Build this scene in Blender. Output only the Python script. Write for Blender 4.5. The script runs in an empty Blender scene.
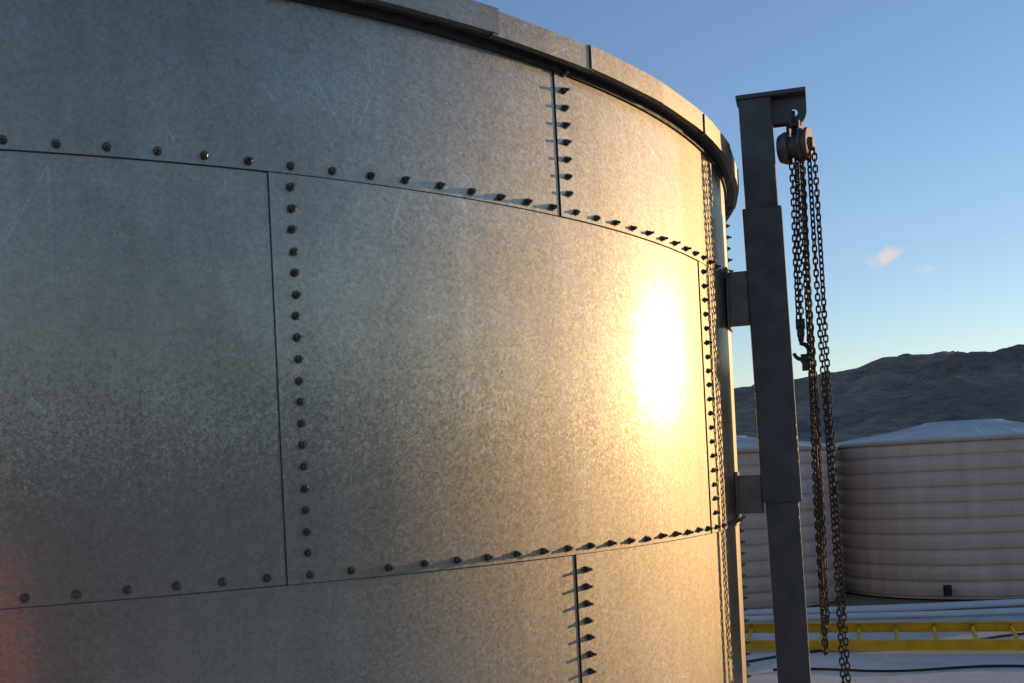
import bpy, bmesh, math, random
from mathutils import Vector, Matrix, noise
random.seed(4)
S=bpy.context.scene
EYE=1.55
R=4.056; CX,CY=-2.7954,6.726
DA=0.031476; T1=.55262; T2=.83532; A0=.37958
Z1=EYE-.273; Z2=Z1+1.2; ZB=Z1-1.2; ZT=EYE+1.47; OFF=.024; VS=1.2/19

# ---------------------------------------------------------------- helpers
def obj(name,verts,faces,mat=None,parent=None,smooth=False,mi=None):
    me=bpy.data.meshes.new(name); me.from_pydata([tuple(v) for v in verts],[],faces); me.validate()
    o=bpy.data.objects.new(name,me); S.collection.objects.link(o)
    if mat is not None:
        for m in (mat if isinstance(mat,(list,tuple)) else [mat]): me.materials.append(m)
    if mi: 
        for p,i in zip(me.polygons,mi): p.material_index=i
    if smooth:
        for p in me.polygons: p.use_smooth=True
    if parent: o.parent=parent
    return o
def empty(name,loc=(0,0,0)):
    e=bpy.data.objects.new(name,None); e.location=(0,0,0); S.collection.objects.link(e); e.empty_display_size=.2; return e
class MB:
    def __init__(s): s.v=[];s.f=[]
    def add(s,v,f):
        n=len(s.v); s.v+=[Vector(q) for q in v]; s.f+=[tuple(i+n for i in q) for q in f]
    def box(s,c,sx,sy,sz,M=None):
        v=[Vector((x*sx/2,y*sy/2,z*sz/2)) for x in(-1,1) for y in(-1,1) for z in(-1,1)]
        if M: v=[M@q for q in v]
        v=[q+Vector(c) for q in v]
        s.add(v,[(0,1,3,2),(4,6,7,5),(0,4,5,1),(2,3,7,6),(0,2,6,4),(1,5,7,3)])
    def cyl(s,p0,p1,r0,r1=None,n=12,cap=True):
        r1=r0 if r1 is None else r1
        p0=Vector(p0);p1=Vector(p1);d=(p1-p0).normalized()
        a=d.orthogonal().normalized();b=d.cross(a)
        v=[];f=[]
        for i in range(n):
            t=2*math.pi*i/n;q=a*math.cos(t)+b*math.sin(t)
            v+= [p0+q*r0,p1+q*r1]
        for i in range(n):
            j=(i+1)%n; f.append((2*i,2*j,2*j+1,2*i+1))
        if cap: f.append(tuple(2*i for i in range(n))[::-1]); f.append(tuple(2*i+1 for i in range(n)))
        s.add(v,f)
    def tube(s,pts,r,n=8,closed=False):
        pts=[Vector(p) for p in pts];m=len(pts);v=[];f=[]
        up=None
        for i,p in enumerate(pts):
            if closed: d=pts[(i+1)%m]-pts[i-1]
            else: d=pts[min(i+1,m-1)]-pts[max(i-1,0)]
            d.normalize()
            if up is None: up=d.orthogonal().normalized()
            up=(up-d*up.dot(d)).normalized(); b=d.cross(up)
            rr=r[i] if isinstance(r,list) else r
            for k in range(n):
                t=2*math.pi*k/n; v.append(p+(up*math.cos(t)+b*math.sin(t))*rr)
        for i in range(m if closed else m-1):
            j=(i+1)%m
            for k in range(n):
                l=(k+1)%n; f.append((i*n+k,i*n+l,j*n+l,j*n+k))
        if not closed: f.append(tuple(range(n))[::-1]); f.append(tuple((m-1)*n+k for k in range(n)))
        s.add(v,f)
    def make(s,name,mat,parent=None,smooth=False): return obj(name,s.v,s.f,mat,parent,smooth)
def bevel(o,w,seg=2):
    m=o.modifiers.new("bevel","BEVEL"); m.width=w; m.segments=seg; m.limit_method='ANGLE'
def autos(o,ang=35):
    for p in o.data.polygons: p.use_smooth=True
    bm=bmesh.new(); bm.from_mesh(o.data); bmesh.ops.recalc_face_normals(bm,faces=bm.faces)
    for e in bm.edges:
        if len(e.link_faces)==2 and e.calc_face_angle(0)>math.radians(ang): e.smooth=False
    bm.to_mesh(o.data); bm.free()
# ---------------------------------------------------------------- materials
class NT:
    def __init__(s,name):
        s.m=bpy.data.materials.new(name); s.m.use_nodes=True; s.t=s.m.node_tree; s.n=s.t.nodes; s.b=s.n["Principled BSDF"]
        s.tc=s.n.new("ShaderNodeTexCoord")
    def L(s,a,b): s.t.links.new(a,b)
    def noise(s,sc,det=4,rough=.55,mp=None,dist=0):
        n=s.n.new("ShaderNodeTexNoise"); n.inputs["Scale"].default_value=sc; n.inputs["Detail"].default_value=det; n.inputs["Roughness"].default_value=rough; n.inputs["Distortion"].default_value=dist
        s.L(s.map(mp) if mp else s.tc.outputs["Object"],n.inputs["Vector"]); return n.outputs["Fac"]
    def map(s,sc):
        m=s.n.new("ShaderNodeMapping"); m.inputs["Scale"].default_value=sc; s.L(s.tc.outputs["Object"],m.inputs["Vector"]); return m.outputs["Vector"]
    def voro(s,sc,out="Color",mp=None):
        n=s.n.new("ShaderNodeTexVoronoi"); n.inputs["Scale"].default_value=sc
        s.L(s.map(mp) if mp else s.tc.outputs["Object"],n.inputs["Vector"]); return n.outputs[out]
    def ramp(s,x,a,b,c0,c1):
        r=s.n.new("ShaderNodeValToRGB"); e=r.color_ramp.elements; e[0].position=a;e[1].position=b
        e[0].color=(*c0,1) if not isinstance(c0,(int,float)) else (c0,c0,c0,1); e[1].color=(*c1,1) if not isinstance(c1,(int,float)) else (c1,c1,c1,1)
        s.L(x,r.inputs[0]); return r.outputs[0]
    def mix(s,f,a,b,mode='MIX'):
        m=s.n.new("ShaderNodeMix"); m.data_type='RGBA'; m.blend_type=mode
        for x,i in((f,0),(a,6),(b,7)):
            if hasattr(x,"links"): s.L(x,m.inputs[i])
            elif isinstance(x,(int,float)): m.inputs[i].default_value= x if i==0 else (x,x,x,1)
            else: m.inputs[i].default_value=(*x,1)
        return m.outputs[2]
    def math(s,op,a,b=0.,c=None,clamp=False):
        m=s.n.new("ShaderNodeMath"); m.operation=op; m.use_clamp=clamp
        for i,x in enumerate((a,b,c)):
            if x is None: continue
            if hasattr(x,"links"): s.L(x,m.inputs[i])
            else: m.inputs[i].default_value=x
        return m.outputs[0]
    def vm(s,op,a,b):
        m=s.n.new("ShaderNodeVectorMath"); m.operation=op
        for i,x in enumerate((a,b)):
            if hasattr(x,"links"): s.L(x,m.inputs[i])
            elif op=='SCALE' and i==1: m.inputs["Scale"].default_value=x
            else: m.inputs[i].default_value=x
        return m.outputs[0]
    def bump(s,h,st,dist=.01,nrm=None):
        b=s.n.new("ShaderNodeBump"); b.inputs["Strength"].default_value=st; b.inputs["Distance"].default_value=dist; s.L(h,b.inputs["Height"])
        if nrm: s.L(nrm,b.inputs["Normal"])
        return b.outputs[0]
    def set(s,**k):
        for a,x in k.items():
            i=s.b.inputs[{"col":"Base Color","met":"Metallic","rough":"Roughness","nrm":"Normal","spec":"Specular IOR Level"}[a]]
            if hasattr(x,"links"): s.L(x,i)
            elif isinstance(x,tuple): i.default_value=(*x,1)
            else: i.default_value=x
def galv(name,base=(.55,.475,.375),core=.158,mid=.31,haze=.56,s_core=.38,s_mid=.115,facet=.037,wave=.26):
    """zinc coating: sharp metallic reflection + broad frosty one"""
    g=NT(name)
    sp=g.voro(110); sp2=g.voro(330)
    c=g.mix(1,base,g.ramp(sp,0,1,.80,1.05),'MULTIPLY')
    cl=g.noise(1.9,5,.70)
    c=g.mix(1,c,g.ramp(cl,.3,.7,.80,1.06),'MULTIPLY')
    st=g.noise(1,4,.6,mp=(10,10,.5)); c=g.mix(1,c,g.ramp(st,.3,.7,.88,1.0),'MULTIPLY')
    v=g.n.new("ShaderNodeTexVoronoi"); v.feature='DISTANCE_TO_EDGE'; v.inputs["Scale"].default_value=2.3
    wob=g.vm('ADD',g.map((1.6,1.6,.7)),g.vm('SCALE',g.vm('SUBTRACT',sp2,(.5,.5,.5)),.004)); g.L(wob,v.inputs["Vector"])
    sc=g.math('MULTIPLY',g.math('LESS_THAN',v.outputs["Distance"],.0026),g.ramp(cl,.52,.60,0,1))
    c=g.mix(g.math('MULTIPLY',sc,.36),c,(.95,.90,.80))
    geo=g.n.new("ShaderNodeNewGeometry")
    f1=g.vm('SCALE',g.vm('SUBTRACT',sp,(.5,.5,.5)),facet)
    f2=g.vm('SCALE',g.vm('SUBTRACT',sp2,(.5,.5,.5)),facet*1.7)
    n=g.vm('NORMALIZE',g.vm('ADD',g.vm('ADD',geo.outputs["Normal"],f1),f2),(0,0,0))
    n=g.bump(g.noise(1.1,1,.4),wave,.012,n)
    g.n.remove(g.b)
    def gl(r):
        b=g.n.new("ShaderNodeBsdfAnisotropic"); b.distribution='BECKMANN'; g.L(c,b.inputs["Color"]); b.inputs["Roughness"].default_value=r; g.L(n,b.inputs["Normal"]); return b.outputs[0]
    m1=g.n.new("ShaderNodeMixShader"); m1.inputs[0].default_value=s_mid; g.L(gl(haze),m1.inputs[1]); g.L(gl(mid),m1.inputs[2])
    m2=g.n.new("ShaderNodeMixShader"); g.L(g.ramp(cl,.3,.7,s_core-.12,s_core+.08),m2.inputs[0]); g.L(m1.outputs[0],m2.inputs[1]); g.L(gl(core),m2.inputs[2])
    g.L(m2.outputs[0],g.n["Material Output"].inputs[0])
    return g.m
M_galv=galv("galvanised_sheet")
M_fascia=galv("galvanised_fascia",(.48,.41,.32),.3,.4,.55,.2,.2,.03)
def steel(name,col,met,rough,amt=.3,sc=12):
    g=NT(name); n=g.noise(sc,4,.65); c=g.mix(g.ramp(n,.35,.7,0,amt),col,tuple(q*.4 for q in col))
    g.set(col=c,met=met,rough=g.ramp(n,.3,.7,rough-.08,rough+.12),nrm=g.bump(g.noise(sc*8,2),.15,.003)); return g.m
M_bolt=steel("bolt_steel",(.20,.175,.145),1.0,.34,.5,60)
M_seal=steel("seam_sealant",(.11,.10,.09),0,.6,.4,20)
M_soffit_shade=steel("dark_soffit_shade",(.035,.032,.03),0,.6,.4,20)  # near-black tone standing in for shade below the rim
M_post=steel("painted_steel_post",(.115,.098,.086),.2,.5,.4,9)
M_bracket=steel("bracket_steel",(.20,.17,.135),.5,.42,.4,9)
def rust(name,c0,c1,rough=.65,met=.4,sc=40):
    g=NT(name); c=g.mix(g.ramp(g.noise(sc,4,.6),.35,.65,0,1),c0,c1); g.set(col=c,met=met,rough=rough,nrm=g.bump(g.noise(sc*5,2),.3,.002)); return g.m
M_chain=rust("rusty_chain",(.07,.037,.027),(.13,.07,.045))
M_hook=rust("hook_steel",(.05,.045,.042),(.10,.07,.055),.5,.6)
M_drum=rust("hoist_worn_paint",(.10,.07,.065),(.18,.12,.10),.5,.3,25)
def plain(name,col,rough,amt=.15,sc=5,bump=.1,met=0):
    g=NT(name); n=g.noise(sc,5,.6); c=g.mix(1,col,g.ramp(n,.3,.7,1-amt,1+amt*.3),'MULTIPLY')
    g.set(col=c,rough=rough,met=met,nrm=g.bump(g.noise(sc*12,3),bump,.004)); return g.m
M_yel=plain("yellow_fibreglass",(.86,.52,.02),.45,.25,8)
M_pvc=plain("white_pvc",(.75,.76,.77),.4,.15,4)
M_rub=plain("black_rubber",(.02,.02,.02),.55)
M_wood=plain("timber_block",(.30,.21,.13),.8,.3,12)
M_or=plain("orange_standin_plastic",(.88,.14,.02),.4,.1,8)
M_white=plain("white_standin_band",(.8,.8,.8),.4,.1,8)
M_blk=plain("dark_standin_plastic",(.04,.045,.05),.5,.1,8)
M_roof=plain("tank_roof_sheet",(.62,.58,.52),.5,.2,3)
g=NT("beige_poly_tank"); c=g.mix(1,(.76,.57,.45),g.ramp(g.noise(1,4,.6,mp=(6,6,.5)),.3,.7,.80,1.03),'MULTIPLY')
c=g.mix(1,c,g.ramp(g.noise(1.2,4),.3,.7,.88,1.04),'MULTIPLY'); g.set(col=c,rough=.5); M_poly=g.m
g=NT("concrete_ground"); n1=g.noise(.35,6,.65);n2=g.noise(6,6,.7)
c=g.mix(g.ramp(n1,.38,.62,0,1),(.78,.77,.73),(.62,.59,.54)); c=g.mix(1,c,g.ramp(n2,.3,.7,.85,1.05),'MULTIPLY')
c=g.mix(g.ramp(g.noise(1.3,4,.7,dist=1.),.58,.68,0,.4),c,(.28,.26,.22))
g.set(col=c,rough=.8,nrm=g.bump(g.noise(40,3,.7),.4,.01)); M_conc=g.m
g=NT("gravel_ground"); n1=g.noise(.08,5,.65);n2=g.noise(9,5,.75)
c=g.mix(g.ramp(n1,.38,.62,0,1),(.34,.28,.20),(.24,.20,.13)); c=g.mix(1,c,g.ramp(n2,.3,.7,.6,1.15),'MULTIPLY')
g.set(col=c,rough=.9,nrm=g.bump(n2,.6,.03)); M_gravel=g.m
g=NT("dry_hillside"); n1=g.noise(.03,7,.75);n2=g.noise(.22,5,.75)
c=g.mix(g.ramp(n1,.44,.56,0,1),(.40,.29,.22),(.27,.205,.165)); c=g.mix(1,c,g.ramp(n2,.38,.62,.66,1.12),'MULTIPLY')
g.set(col=c,rough=1.,spec=.1,nrm=g.bump(n2,.8,3)); M_hill=g.m

# ---------------------------------------------------------------- ground, terrain
obj("ground",[(-3000,-3000,0),(3000,-3000,0),(3000,3000,0),(-3000,3000,0)],[(0,1,2,3)],M_gravel)
obj("concrete_pad",[(-9,-4,.02),(9,-4,.02),(9,11.35,.02),(-9,11.9,.02),(-9,-4,-.1),(9,-4,-.1),(9,11.35,-.1),(-9,11.9,-.1)],
    [(0,1,2,3),(0,4,5,1),(1,5,6,2),(2,6,7,3),(3,7,4,0)],M_conc)
ctrl=[(-180,.075),(-150,.06),(-120,.05),(-90,.06),(-60,.07),(-30,.06),(0,.062),(8,.066),(11.2,.070),(14,.0745),(15.7,.078),(17.6,.0830),(18.5,.0865),(19,.0875),(20,.0865),(21.3,.0865),(22,.0855),(23,.0845),(24.4,.0890),(28,.092),(34,.075),(42,.05),(57,.035),(75,.045),(100,.07),(130,.085),(160,.07),(180,.075)]
def ridge(a):
    for (x0,y0),(x1,y1) in zip(ctrl,ctrl[1:]):
        if x0<=a<=x1:
            t=(a-x0)/(x1-x0); return y0+(y1-y0)*t
    return .06
V=[];F=[];NA=1800;NR=30
for i in range(NA):
    a=-180+360*i/NA; e=ridge(a); ar=math.radians(a)
    for j in range(NR):
        t=j/(NR-1); d=170+330*t
        if t<.8: q=t/.8; prof=math.sin(q*math.pi/2)**1.15
        else: q=(t-.8)/.2; prof=1-q*.8
        x,y=d*math.sin(ar),d*math.cos(ar)
        nz=abs(noise.fractal(Vector((x*.014,y*.014,1.3)),1.0,2.0,5))
        nz2=noise.fractal(Vector((x*.16,y*.16,4.3)),.8,2.0,5)
        away=min(1,abs(t-.8)/.25)
        h=(e*434)*prof*(1-.42*nz*away)+nz2*(.28+1.1*away)*min(1,t*4)
        V.append((x,y,h-.6+EYE*prof))
for i in range(NA):
    k=(i+1)%NA
    for j in range(NR-1): F.append((i*NR+j,k*NR+j,k*NR+j+1,i*NR+j+1))
obj("hills",V,F,M_hill,smooth=True)

# ---------------------------------------------------------------- main bolted tank
tank=empty("bolted_steel_water_tank")
def P(th,r,z): return Vector((CX+r*math.sin(th),CY-r*math.cos(th),z))
def panel(name,t0,z0,z1):
    LAP=.0315; n=30; m=6; th=.0028
    V=[];F=[]
    t1=t0+18*DA+LAP
    for i in range(n+1):
        s=i/n; t=t0+(t1-t0)*s
        for j in range(m+1):
            h=j/m; r=R+.0045*(1-s)+.0045*(1-h)
            V.append(P(t,r,z0+(z1-z0)*h)); 
    N=(n+1)*(m+1)
    for i in range(n+1):
        t=t0+(t1-t0)*i/n
        for j in range(m+1):
            v=V[i*(m+1)+j]; V.append(v-Vector((math.sin(t),-math.cos(t),0))*th)
    def I(i,j,k=0): return k*N+i*(m+1)+j
    for i in range(n):
        for j in range(m):
            F.append((I(i,j),I(i+1,j),I(i+1,j+1),I(i,j+1)))
            F.append((I(i,j,1),I(i,j+1,1),I(i+1,j+1,1),I(i+1,j,1)))
    for i in range(n):
        F.append((I(i,0),I(i,0,1),I(i+1,0,1),I(i+1,0))); F.append((I(i,m),I(i+1,m),I(i+1,m,1),I(i,m,1)))
    for j in range(m):
        F.append((I(0,j),I(0,j+1),I(0,j+1,1),I(0,j,1))); F.append((I(n,j),I(n,j,1),I(n,j+1,1),I(n,j+1)))
    o=obj(name,V,F,M_galv,tank); autos(o,30); return o
NP=11
dT=2*math.pi/NP
DAc=dT/18; DA=DAc
for k in range(NP):
    for ring,(tt,z0,z1) in enumerate(((T2,ZB,Z1+.048),(T1,Z1,Z2+.048),(T2,Z2,ZT+.03))):
        panel("panel_r%d_%d"%(ring,k),tt+dT*k,z0,z1)
sb=MB()
for z,rr in((Z1,.0018),(Z2,.0014)):
    sb.tube([P(2*math.pi*i/360,R+.0050,z-.001) for i in range(360)],rr,5,True)
for k in range(NP):
    sb.tube([P(T1+dT*k-.0003,R+.0038+.0045*(1-h),Z1+1.2*h) for h in(0,.5,1)],.0013,5)
    sb.tube([P(T2+dT*k-.0003,R+.0038+.0045*(1-h),ZB+1.2*h) for h in(0,.5,1)],.0013,5)
    sb.tube([P(T2+dT*k-.0003,R+.0038+.0045*(1-h),Z2+(ZT-Z2)*h) for h in(0,.5,1)],.0013,5)
sb.make("seam_sealant",M_seal,tank,True)
bolts=MB()
def bolt(th,z,pr=0.0):
    n=Vector((math.sin(th),-math.cos(th),0)); r=R+.006+pr; p=P(th,r,z)
    a=random.random(); u=Vector((math.cos(th),math.sin(th),0)); w=Vector((0,0,1))
    tilt=(u*random.uniform(-.06,.06)+w*random.uniform(-.06,.06)); n=(n+tilt).normalized()
    def prism(r0,r1,h0,h1,k,ph=0):
        v=[];f=[]
        for h,rr in((h0,r0),(h1,r1)):
            for i in range(k):
                t=2*math.pi*i/k+ph; v.append(p+n*h+(u*math.cos(t)+w*math.sin(t))*rr)
        for i in range(k): f.append((i,(i+1)%k,k+(i+1)%k,k+i))
        f.append(tuple(range(k,2*k))); bolts.add(v,f)
    prism(.0130,.0126,-.004,.0028,14)
    prism(.0100,.0100,.0028,.0110,6,a*6)
    prism(.0092,.0072,.0110,.0125,6,a*6)
    prism(.0054,.0050,.0125,.023+random.uniform(-.004,.005),8)
vis=lambda th: -.6<th<2.2
for k in range(-40,90):
    th=A0+k*DAc
    if not vis(th): continue
    for z in (Z1+OFF,Z2+OFF): 
        bolt(th+random.uniform(-.0006,.0006),z+random.uniform(-.002,.002),.002)
    bolt(th,ZB+.05)
for k in range(-3,5):
    tb=T1+dT*k+.0159
    if vis(tb):
        for i in range(1,19): bolt(tb+random.uniform(-.0005,.0005),Z1+OFF+i*VS+random.uniform(-.0015,.0015),.002)
    tb=T2+dT*k+.0118
    if vis(tb):
        for i in range(1,9): bolt(tb+random.uniform(-.0005,.0005),Z2+OFF+i*VS*.975,.002)
        for i in range(1,19): bolt(tb+random.uniform(-.0005,.0005),ZB+.05+i*VS*.96,.002)
o=bolts.make("wall_bolts",M_bolt,tank)
n=96
obj("light_stop_cap",[P(2*math.pi*i/n,R-.01,ZT+.03) for i in range(n)],[tuple(range(n))],M_fascia,tank)  # unseen flat cap, added to stop light leaking through the tank
fd=MB(); fd.cyl((CX,CY,.0),(CX,CY,ZB+.003),R+.16,R+.15,96); o=fd.make("foundation_ring",M_conc,tank)
def ring(name,prof,mat,n=180):
    V=[];F=[]
    for i in range(n):
        t=2*math.pi*i/n
        for r,z in prof: V.append(P(t,r,z))
    for i in range(n):
        j=(i+1)%n
        for a in range(4): b=(a+1)%4; F.append((4*i+a,4*j+a,4*j+b,4*i+b))
    o=obj(name,V,F,mat,tank); autos(o,40)
ring("top_angle_ring",((R-.01,ZT),(R+.066,ZT),(R+.066,ZT+.012),(R-.01,ZT+.012)),M_post)
ring("soffit_shade_strip",((R-.01,ZT-.030),(R+.014,ZT-.030),(R+.016,ZT-.002),(R-.01,ZT-.002)),M_soffit_shade)  # dark strip on the wall, paints the shade under the fascia
ns=52; SEG=2*math.pi/ns
for i in range(ns):
    t0=i*SEG+.02; t1=t0+SEG+.006
    pr=.006*(i%2); dz=.003*((i*7)%3-1)
    ra=(R+.070+pr)
    prof=[(ra-.02,ZT-.010+dz),(ra+.004,ZT-.008+dz),(ra+.004,ZT+.076+dz),(ra-.035,ZT+.090+dz),(ra-.035,ZT+.086+dz),(ra,ZT+.072+dz),(ra,ZT-.004+dz),(ra-.02,ZT-.006+dz)]
    k=8; V=[];q=4
    for s_ in range(q+1):
        V+=[P(t0+(t1-t0)*s_/q,r-.004*(1-abs(s_-q/2)/(q/2)),z) for r,z in prof]
    F=[tuple(range(k)),tuple(range(q*k,(q+1)*k))[::-1]]
    for s_ in range(q): F+=[(s_*k+a,s_*k+k+a,s_*k+k+(a+1)%k,s_*k+(a+1)%k) for a in range(k)]
    o=obj("fascia_%d"%i,V,F,M_fascia,tank); autos(o,20)

# ---------------------------------------------------------------- lifting post
hoist=empty("tank_lifting_post")
TH=1.3016; rad=Vector((math.sin(TH),-math.cos(TH),0)); tan=Vector((math.cos(TH),math.sin(TH),0)); UP=Vector((0,0,1))
def PX(z): return Vector((1.365-.0225*z,5.593,z))
Mr=Matrix((rad,tan,UP)).transposed()
def tubebox(mb,za,zb,w,wt=None):
    wt=wt or w
    v=[]
    for z in(za,zb):
        c=PX(z)
        for a,b in((-1,-1),(1,-1),(1,1),(-1,1)): v.append(c+rad*(a*w/2)+tan*(b*wt/2))
    mb.add(v,[(3,2,1,0),(4,5,6,7),(0,1,5,4),(1,2,6,5),(2,3,7,6),(3,0,4,7)])
b=MB(); tubebox(b,.03,EYE+1.82,.158,.12); o=b.make("inner_column",M_post,hoist); bevel(o,.008)
b=MB(); tubebox(b,EYE-.17,EYE+1.28,.188,.15); o=b.make("outer_sleeve",M_post,hoist); bevel(o,.007)
b=MB(); tubebox(b,.02,.045,.36,.36); o=b.make("baseplate",M_post,hoist); bevel(o,.003)
def strut(name,zc,h,extra):
    b=MB(); c=PX(EYE+zc); r0=(Vector((c.x-CX,c.y-CY,0))).length
    L=r0-.09-R-.012
    b.box(c-rad*(.09+L/2),L,.10,h,Mr)
    o=b.make(name,M_bracket,hoist); bevel(o,.005)
    b=MB(); b.box(c-rad*(.09+L),.010,.20,h+.04,Mr); o=b.make(name+"_shoe",M_bracket,hoist); bevel(o,.003)
strut("upper_arm",.85,.26,0); strut("lower_arm",-.125,.19,0)
H=PX(EYE+1.83)
b=MB(); b.box(H+rad*.078,.335,.13,.022,Mr); o=b.make("head_plate",M_post,hoist); bevel(o,.003)
b=MB(); b.box(H+rad*.125-UP*.075,.105,.012,.125,Mr); b.box(H+rad*.125-UP*.075+tan*.05,.105,.012,.125,Mr); o=b.make("head_gussets",M_post,hoist); bevel(o,.003)
def lug(cen,du,dv,dn,th,name,parent,mat,w=.062,h=.085,hr=.02):
    N=24; V=[];F=[]
    outer=[];inner=[]
    for i in range(N):
        t=2*math.pi*i/N; cx,sy=math.cos(t),math.sin(t)
        k=1/max(abs(cx),abs(sy)) if sy>0 else 1
        outer.append((cx*w*min(k,1.42),sy*(h if sy>0 else w)*min(k,1.42))); inner.append((cx*hr,sy*hr))
    for sgn in(-.5,.5):
        for L in(outer,inner):
            for a,c_ in L: V.append(cen+du*a+dv*c_+dn*th*sgn)
    for i in range(N):
        j=(i+1)%N
        F+= [(i,j,N+j,N+i),(2*N+i,3*N+i,3*N+j,2*N+j),(i,2*N+i,2*N+j,j),(N+i,N+j,3*N+j,3*N+i)]
    o=obj(name,V,F,mat,parent); autos(o,30); return o
cl=H+rad*.183-UP*.092
lug(cl,rad,UP,tan,.016,"hanging_lug",hoist,M_post)
# ---------------------------------------------------------------- chain hoist
ch=empty("chain_hoist")
top=cl-UP*.006
def arc(c,a,b,r,t0,t1,n): return [c+a*math.cos(t0+(t1-t0)*i/n)*r+b*math.sin(t0+(t1-t0)*i/n)*r for i in range(n+1)]
m=MB()
hc=top-UP*.018
pts=arc(hc,tan,UP,.028,-.9,math.pi+1.0,16); pts+= [hc-UP*.035-tan*.006,hc-UP*.05,hc-UP*.075]
m.tube(pts,.008,8); m.cyl(hc-UP*.05,hc-UP*.085,.014,.018,12)
o=m.make("top_hook",M_hook,ch,True)
dc=Vector((1.472,5.54,EYE+1.572))
ax=(rad*.93+Vector((0.05,-.30,0))).normalized()
m=MB(); k=1.18
def seg(a,b,r0,r1,n=28): m.cyl(dc+ax*a*k,dc+ax*b*k,r0*k,r1*k,n)
seg(-.070,-.048,.056,.066); seg(-.048,-.026,.066,.066); seg(-.026,.016,.045,.045,20); seg(.016,.030,.070,.070); seg(.030,.042,.062,.062); seg(.042,.056,.070,.068); seg(.056,.072,.03,.024,16)
o=m.make("hoist_wheels",M_drum,ch); autos(o,30); 
m=MB()
for s_ in(-.033,.023): m.box(dc+ax*s_+UP*.025,.007,.09,.19,Matrix((ax,ax.cross(UP)*-1,UP)).transposed())
m.box(dc-ax*.005+UP*.105,.065,.04,.02,Mr)
o=m.make("hoist_side_plates",M_hook,ch); bevel(o,.004)
def path_len(p): 
    L=[0]
    for a,b_ in zip(p,p[1:]): L.append(L[-1]+(b_-a).length)
    return L
def chain(mb,pts,b=.0100,a=.0092,w=.0044,seg=5):
    pts=[Vector(p) for p in pts]; L=path_len(pts); pitch=2*(a+b)-2*w; n=int(L[-1]/pitch); k=0
    base=random.random()*3
    for i in range(n):
        s=(i+.5)*pitch
        while L[k+1]<s: k+=1
        t=(s-L[k])/(L[k+1]-L[k]); c=pts[k].lerp(pts[k+1],t); d=(pts[k+1]-pts[k]).normalized()
        o_=d.orthogonal().normalized(); o_=Matrix.Rotation(base+(i%2)*math.pi/2+.5*math.sin(i*.13+base),3,d)@o_
        loop=[]
        for q in range(seg+1): 
            th=math.pi*q/seg; loop.append(c+d*(a+b*math.sin(th))+o_*(b*math.cos(th)))
        for q in range(seg+1):
            th=math.pi+math.pi*q/seg; loop.append(c+d*(-a+b*math.sin(th))+o_*(b*math.cos(th)))
        mb.tube(loop,w,5,True)
def sway(p0,p1,amp,ph,n=40):
    p0=Vector(p0);p1=Vector(p1);r=[]
    for i in range(n+1):
        t=i/n; q=p0.lerp(p1,t); e=math.sin(math.pi*t)
        q+=Vector((amp*e*math.sin(5*t+ph),amp*e*math.cos(4*t+ph),0)); r.append(q)
    return r
def uloop(x0,y0,x1,y1,zt,zb,dx,amp=.005):
    A=Vector((x0,y0,zt));r=0.5*math.hypot(x1-x0+dx*0,y1-y0)
    a=Vector((x0+dx,y0,zb+r)); b_=Vector((x1+dx,y1,zb+r))
    down=sway(A,a,amp,x0*30); mid=(a+b_)/2
    bot=[mid+(a-mid)*math.cos(t)-UP*math.sin(t)*r for t in [math.pi*i/10 for i in range(1,10)]]
    up_=sway(b_,Vector((x1,y1,zt)),amp,x1*50)
    return down+bot+up_
m=MB()
chain(m,sway((1.443,5.54,EYE+1.55),(1.440,5.535,EYE+.70),.003,1))
chain(m,sway((1.474,5.56,EYE+1.55),(1.456,5.545,EYE+.70),.003,2))
o=m.make("load_chain",M_chain,ch)
m=MB()
chain(m,uloop(1.482,5.50,1.510,5.58,EYE+1.55,EYE-.92,.004))
chain(m,uloop(1.472,5.53,1.512,5.60,EYE+1.50,EYE-.80,.020,.008))
o=m.make("slack_chain_loop",M_chain,ch)
m=MB()
chain(m,uloop(1.545,5.50,1.516,5.49,EYE+1.55,EYE-1.30,.052))
o=m.make("hand_chain_loop",M_chain,ch)
m=MB(); hb=Vector((1.450,5.54,EYE+.665))
m.cyl(hb+UP*.035-rad*.022,hb+UP*.035+rad*.022,.026,.026,16); m.box(hb+UP*.01,.036,.028,.07,Mr); m.cyl(hb-UP*.02,hb-UP*.05,.016,.013,12)
e=hb-UP*.10
pts=[hb-UP*.045]+arc(e,Vector((1,0,0)),UP,.038,math.pi*.5,-math.pi*.95,18)
m.tube(pts,[.013-.007*abs(i/len(pts)-.35) for i in range(len(pts))],8)
c2=Vector((1.462,5.53,EYE+.50)); m.box(c2,.03,.03,.06,Mr); m.cyl(c2+UP*.03-rad*.02,c2+UP*.03+rad*.02,.022,.022,12)
o=m.make("load_hook",M_hook,ch,False); autos(o,40)

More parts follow.
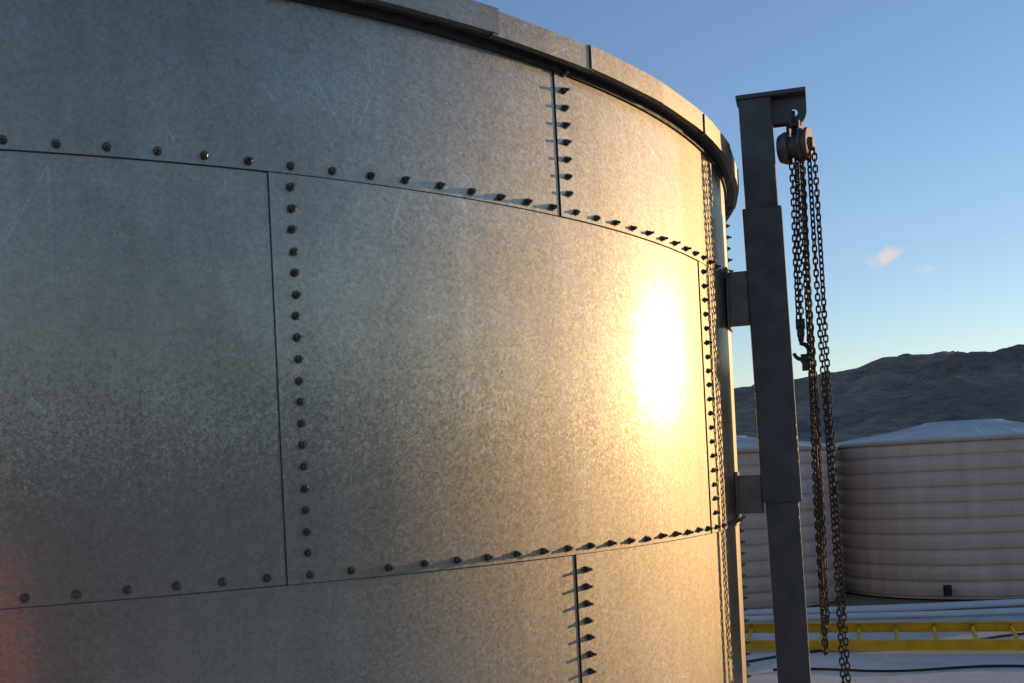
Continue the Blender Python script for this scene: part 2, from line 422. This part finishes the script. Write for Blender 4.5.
# ---------------------------------------------------------------- background poly tanks
def polytank(cx,cy,r,h,hr,seed):
    e=empty("corrugated_poly_water_tank")
    prof=[(r*1.0,0.02)]
    nb=10
    for k in range(nb):
        z0=.02+(h-.06)*k/nb; z1=.02+(h-.06)*(k+1)/nb; dz=z1-z0; tp=1-.0012*k
        for f,o_ in((.03,-.022),(.09,-.024),(.15,-.004),(.25,.0),(.6,.002),(.9,.0),(.97,-.018)): prof.append((r*tp+o_,z0+dz*f))
    prof+=[(r+.01,h-.05),(r+.025,h-.03),(r+.02,h)]
    n=120;V=[];F=[]
    for i in range(n):
        t=2*math.pi*i/n
        for rr,z in prof: V.append((cx+rr*math.sin(t),cy-rr*math.cos(t),z))
    k=len(prof)
    for i in range(n):
        j=(i+1)%n
        for a in range(k-1): F.append((i*k+a,j*k+a,j*k+a+1,i*k+a+1))
    o=obj("wall",V,F,M_poly,e); autos(o,60)
    prof=[(r+.035,h-.02),(r+.03,h+.006),(r*.85,h+.04),(r*.5,h+.6*hr),(r*.3,h+hr),(r*.28,h+hr+.012),(.001,h+hr+.02)]
    V=[];F=[];k=len(prof);nn=144
    for i in range(nn):
        t=2*math.pi*i/nn; rib=(.014 if i%6==0 else 0)
        for q,(rr,z) in enumerate(prof): V.append((cx+rr*math.sin(t),cy-rr*math.cos(t),z+(rib if 1<q<4 else 0)))
    for i in range(nn):
        j=(i+1)%nn
        for a in range(k-1): F.append((i*k+a,j*k+a,j*k+a+1,i*k+a+1))
    o=obj("roof",V,F,M_roof,e)
    mb=MB(); mb.cyl((cx-r*.5,cy-r*.87,.12),(cx-r*.55,cy-r*.98,.12),.035,.035,14); mb.box((cx-r*.56,cy-r*1.0,.14),.07,.06,.12); o=mb.make("outlet_valve",M_rub,e)
    return e
polytank(5.52,13.75,1.56,1.80,.20,1)
polytank(2.42,13.6,1.44,1.78,.16,2)
polytank(4.1,18.2,1.5,1.75,.2,3)
polytank(9.1,15.0,1.56,1.80,.18,4)
def lay(name,pts,r,mat,n=10):
    m=MB(); m.tube(pts,r,n); return m.make(name,mat,None,True)
lay("white_pipe",[(0+i*.25,11.75-.03*math.sin(i*.5)-.012*i,.06) for i in range(40)],.04,M_pvc)
lay("white_pipe",[(1.2+i*.25,11.25+.06*math.sin(i*.35)-.02*i,.06) for i in range(34)],.03,M_pvc)
def cable(seed,x0,y0,n,sc):
    random.seed(seed); p=[];x,y=x0,y0;a=0.1
    for i in range(n):
        p.append((x,y,.032)); a+=.09*math.sin(i*.21+seed)+random.uniform(-.02,.02); x+=sc*math.cos(a); y+=sc*math.sin(a)*.7
    return p
lay("black_cable",cable(1,1.4,8.8,60,.07),.010,M_rub,8)
lay("black_cable",cable(4,1.9,8.5,60,.05),.010,M_rub,8)

# ---------------------------------------------------------------- ladder lying on timber blocks
lad=empty("yellow_ladder")
A=Vector((.9,9.75,.03));B=Vector((6.6,8.05,.03)); d=(B-A).normalized(); nn=Vector((-d.y,d.x,.17)).normalized(); u3=d.cross(nn).normalized(); L=(B-A).length
if u3.z<0: u3=-u3
Ml=Matrix((d,nn,u3)).transposed()
m=MB()
for s_ in(-.25,.25):
    c=(A+B)/2+nn*(s_+.25)+u3*.045
    m.box(c,L,.006,.085,Ml); 
    for q in(-1,1): m.box(c+u3*.0395*q-nn*math.copysign(.014,s_),L,.022,.006,Ml)
o=m.make("rails",M_yel,lad)
m=MB()
for i in range(int(L/.3)):
    c=A+d*(.15+i*.3)+nn*.25+u3*.045; m.cyl(c-nn*.247,c+nn*.247,.018,.018,10)
o=m.make("rungs",M_yel,lad,True)
m=MB()
for f in(.12,.8):
    c=A.lerp(B,f)+Vector((-d.y,d.x,0))*.47; c.z=.06; m.box(c,.20,.09,.075,Matrix((d,Vector((-d.y,d.x,0)),UP)).transposed())
o=m.make("timber_blocks",M_wood,lad)

# ---------------------------------------------------------------- unseen drums added as stand-ins for the photographer's orange and dark reflection
def standin_drum(name,x,y,r,h,mat,band=None):
    e=empty(name); m=MB()
    m.cyl((x,y,.02),(x,y,.09),r*1.25,r*1.2,32)
    nb=5
    for i in range(nb):
        z0=.09+(h-.09)*i/nb; z1=.09+(h-.09)*(i+1)/nb; m.cyl((x,y,z0),(x,y,z1-.012),r*(1-.05*i),r*(1-.05*i-.02),32)
        m.cyl((x,y,z1-.012),(x,y,z1),r*(1-.05*i-.05),None,32)
    o=m.make("body",mat,e); autos(o)
    if band:
        m=MB()
        for i in (1,3):
            z0=.09+(h-.09)*i/nb; m.cyl((x,y,z0+.02),(x,y,z0+.07),r*(1-.05*i)+.002,r*(1-.05*i-.012)+.002,32)
        o=m.make("reflection_standin_bands",band,e); autos(o)
    m=MB(); m.tube([(x-.07,y,h-.01),(x-.06,y,h+.05),(x+.06,y,h+.05),(x+.07,y,h-.01)],.012,8); m.make("handle",mat,e,True)
standin_drum("orange_reflection_standin",-.24,-.95,.34,1.18,M_or,M_white)
standin_drum("orange_reflection_standin",-1.15,-.75,.34,1.18,M_or,M_white)
standin_drum("dark_reflection_standin",.62,-1.1,.27,1.05,M_blk)

# ---------------------------------------------------------------- sun + sky
sd=Vector((.840,.5325,.1035)).normalized()
elev=math.asin(sd.z); az=math.atan2(sd.x,sd.y)
sl=bpy.data.lights.new("sun","SUN"); sl.energy=2.4; sl.angle=math.radians(.55); sl.color=(1,.67,.33)
so=bpy.data.objects.new("sun",sl); so.rotation_mode='QUATERNION'; so.rotation_quaternion=sd.to_track_quat('Z','Y'); so.location=sd*40; S.collection.objects.link(so)
w=bpy.data.worlds.new("World"); S.world=w; w.use_nodes=True; t=w.node_tree; N=t.nodes
bg=N["Background"]; sky=N.new("ShaderNodeTexSky"); sky.sky_type='NISHITA'; sky.sun_disc=False; sky.sun_elevation=elev; sky.sun_rotation=az
sky.air_density=1.0; sky.dust_density=.1; sky.ozone_density=2.6; sky.altitude=100
bg.inputs[1].default_value=.15
tc=N.new("ShaderNodeTexCoord"); sep=N.new("ShaderNodeSeparateXYZ"); t.links.new(tc.outputs["Generated"],sep.inputs[0])
def mm(op,a,b=0.,clamp=False):
    m_=N.new("ShaderNodeMath"); m_.operation=op; m_.use_clamp=clamp
    for i,x in enumerate((a,b)):
        if hasattr(x,"links"): t.links.new(x,m_.inputs[i])
        else: m_.inputs[i].default_value=x
    return m_.outputs[0]
yy=mm('MAXIMUM',sep.outputs[1],.05); uu=mm('DIVIDE',sep.outputs[0],yy); vv=mm('DIVIDE',sep.outputs[2],yy)
nz=N.new("ShaderNodeTexNoise"); nz.inputs["Scale"].default_value=70; nz.inputs["Detail"].default_value=5; t.links.new(tc.outputs["Generated"],nz.inputs["Vector"])
def cloud(cu,cv,wu,wv,slope,amt):
    du=mm('DIVIDE',mm('SUBTRACT',uu,cu),wu); dv=mm('DIVIDE',mm('SUBTRACT',mm('SUBTRACT',vv,cv),mm('MULTIPLY',mm('SUBTRACT',uu,cu),slope)),wv)
    dd=mm('SQRT',mm('ADD',mm('MULTIPLY',du,du),mm('MULTIPLY',dv,dv)))
    q=mm('ADD',mm('SUBTRACT',1.0,dd),mm('MULTIPLY',mm('SUBTRACT',nz.outputs[0],.5),2.2))
    return mm('MULTIPLY',mm('MULTIPLY',q,1.2,True),amt)
mask=mm('MAXIMUM',cloud(.3395,.182,.020,.008,.25,.85),cloud(.376,.170,.012,.004,0,.35))
tint=N.new("ShaderNodeMix"); tint.data_type='RGBA'; tint.blend_type='MULTIPLY'; tint.inputs[0].default_value=1; t.links.new(sky.outputs[0],tint.inputs[6]); tint.inputs[7].default_value=(1.55,1.38,1.48,1)
mx=N.new("ShaderNodeMix"); mx.data_type='RGBA'; t.links.new(mask,mx.inputs[0]); t.links.new(tint.outputs[2],mx.inputs[6]); mx.inputs[7].default_value=(5.4,4.6,4.2,1)
t.links.new(mx.outputs[2],bg.inputs[0])

# ---------------------------------------------------------------- camera
r=-.046142
cd=bpy.data.cameras.new("camera"); cd.sensor_width=36; cd.lens=1128.1/1024*36; cd.shift_y=(480.1-341.5)/1024; cd.clip_start=.05; cd.clip_end=6000
co=bpy.data.objects.new("camera",cd); S.collection.objects.link(co)
Mx=Matrix(((math.cos(r),-math.sin(r),0,0),(0,0,-1,0),(math.sin(r),math.cos(r),0,EYE),(0,0,0,1)))
co.matrix_world=Mx; S.camera=co
S.view_settings.view_transform='Standard'; S.view_settings.look='None'; S.view_settings.exposure=0
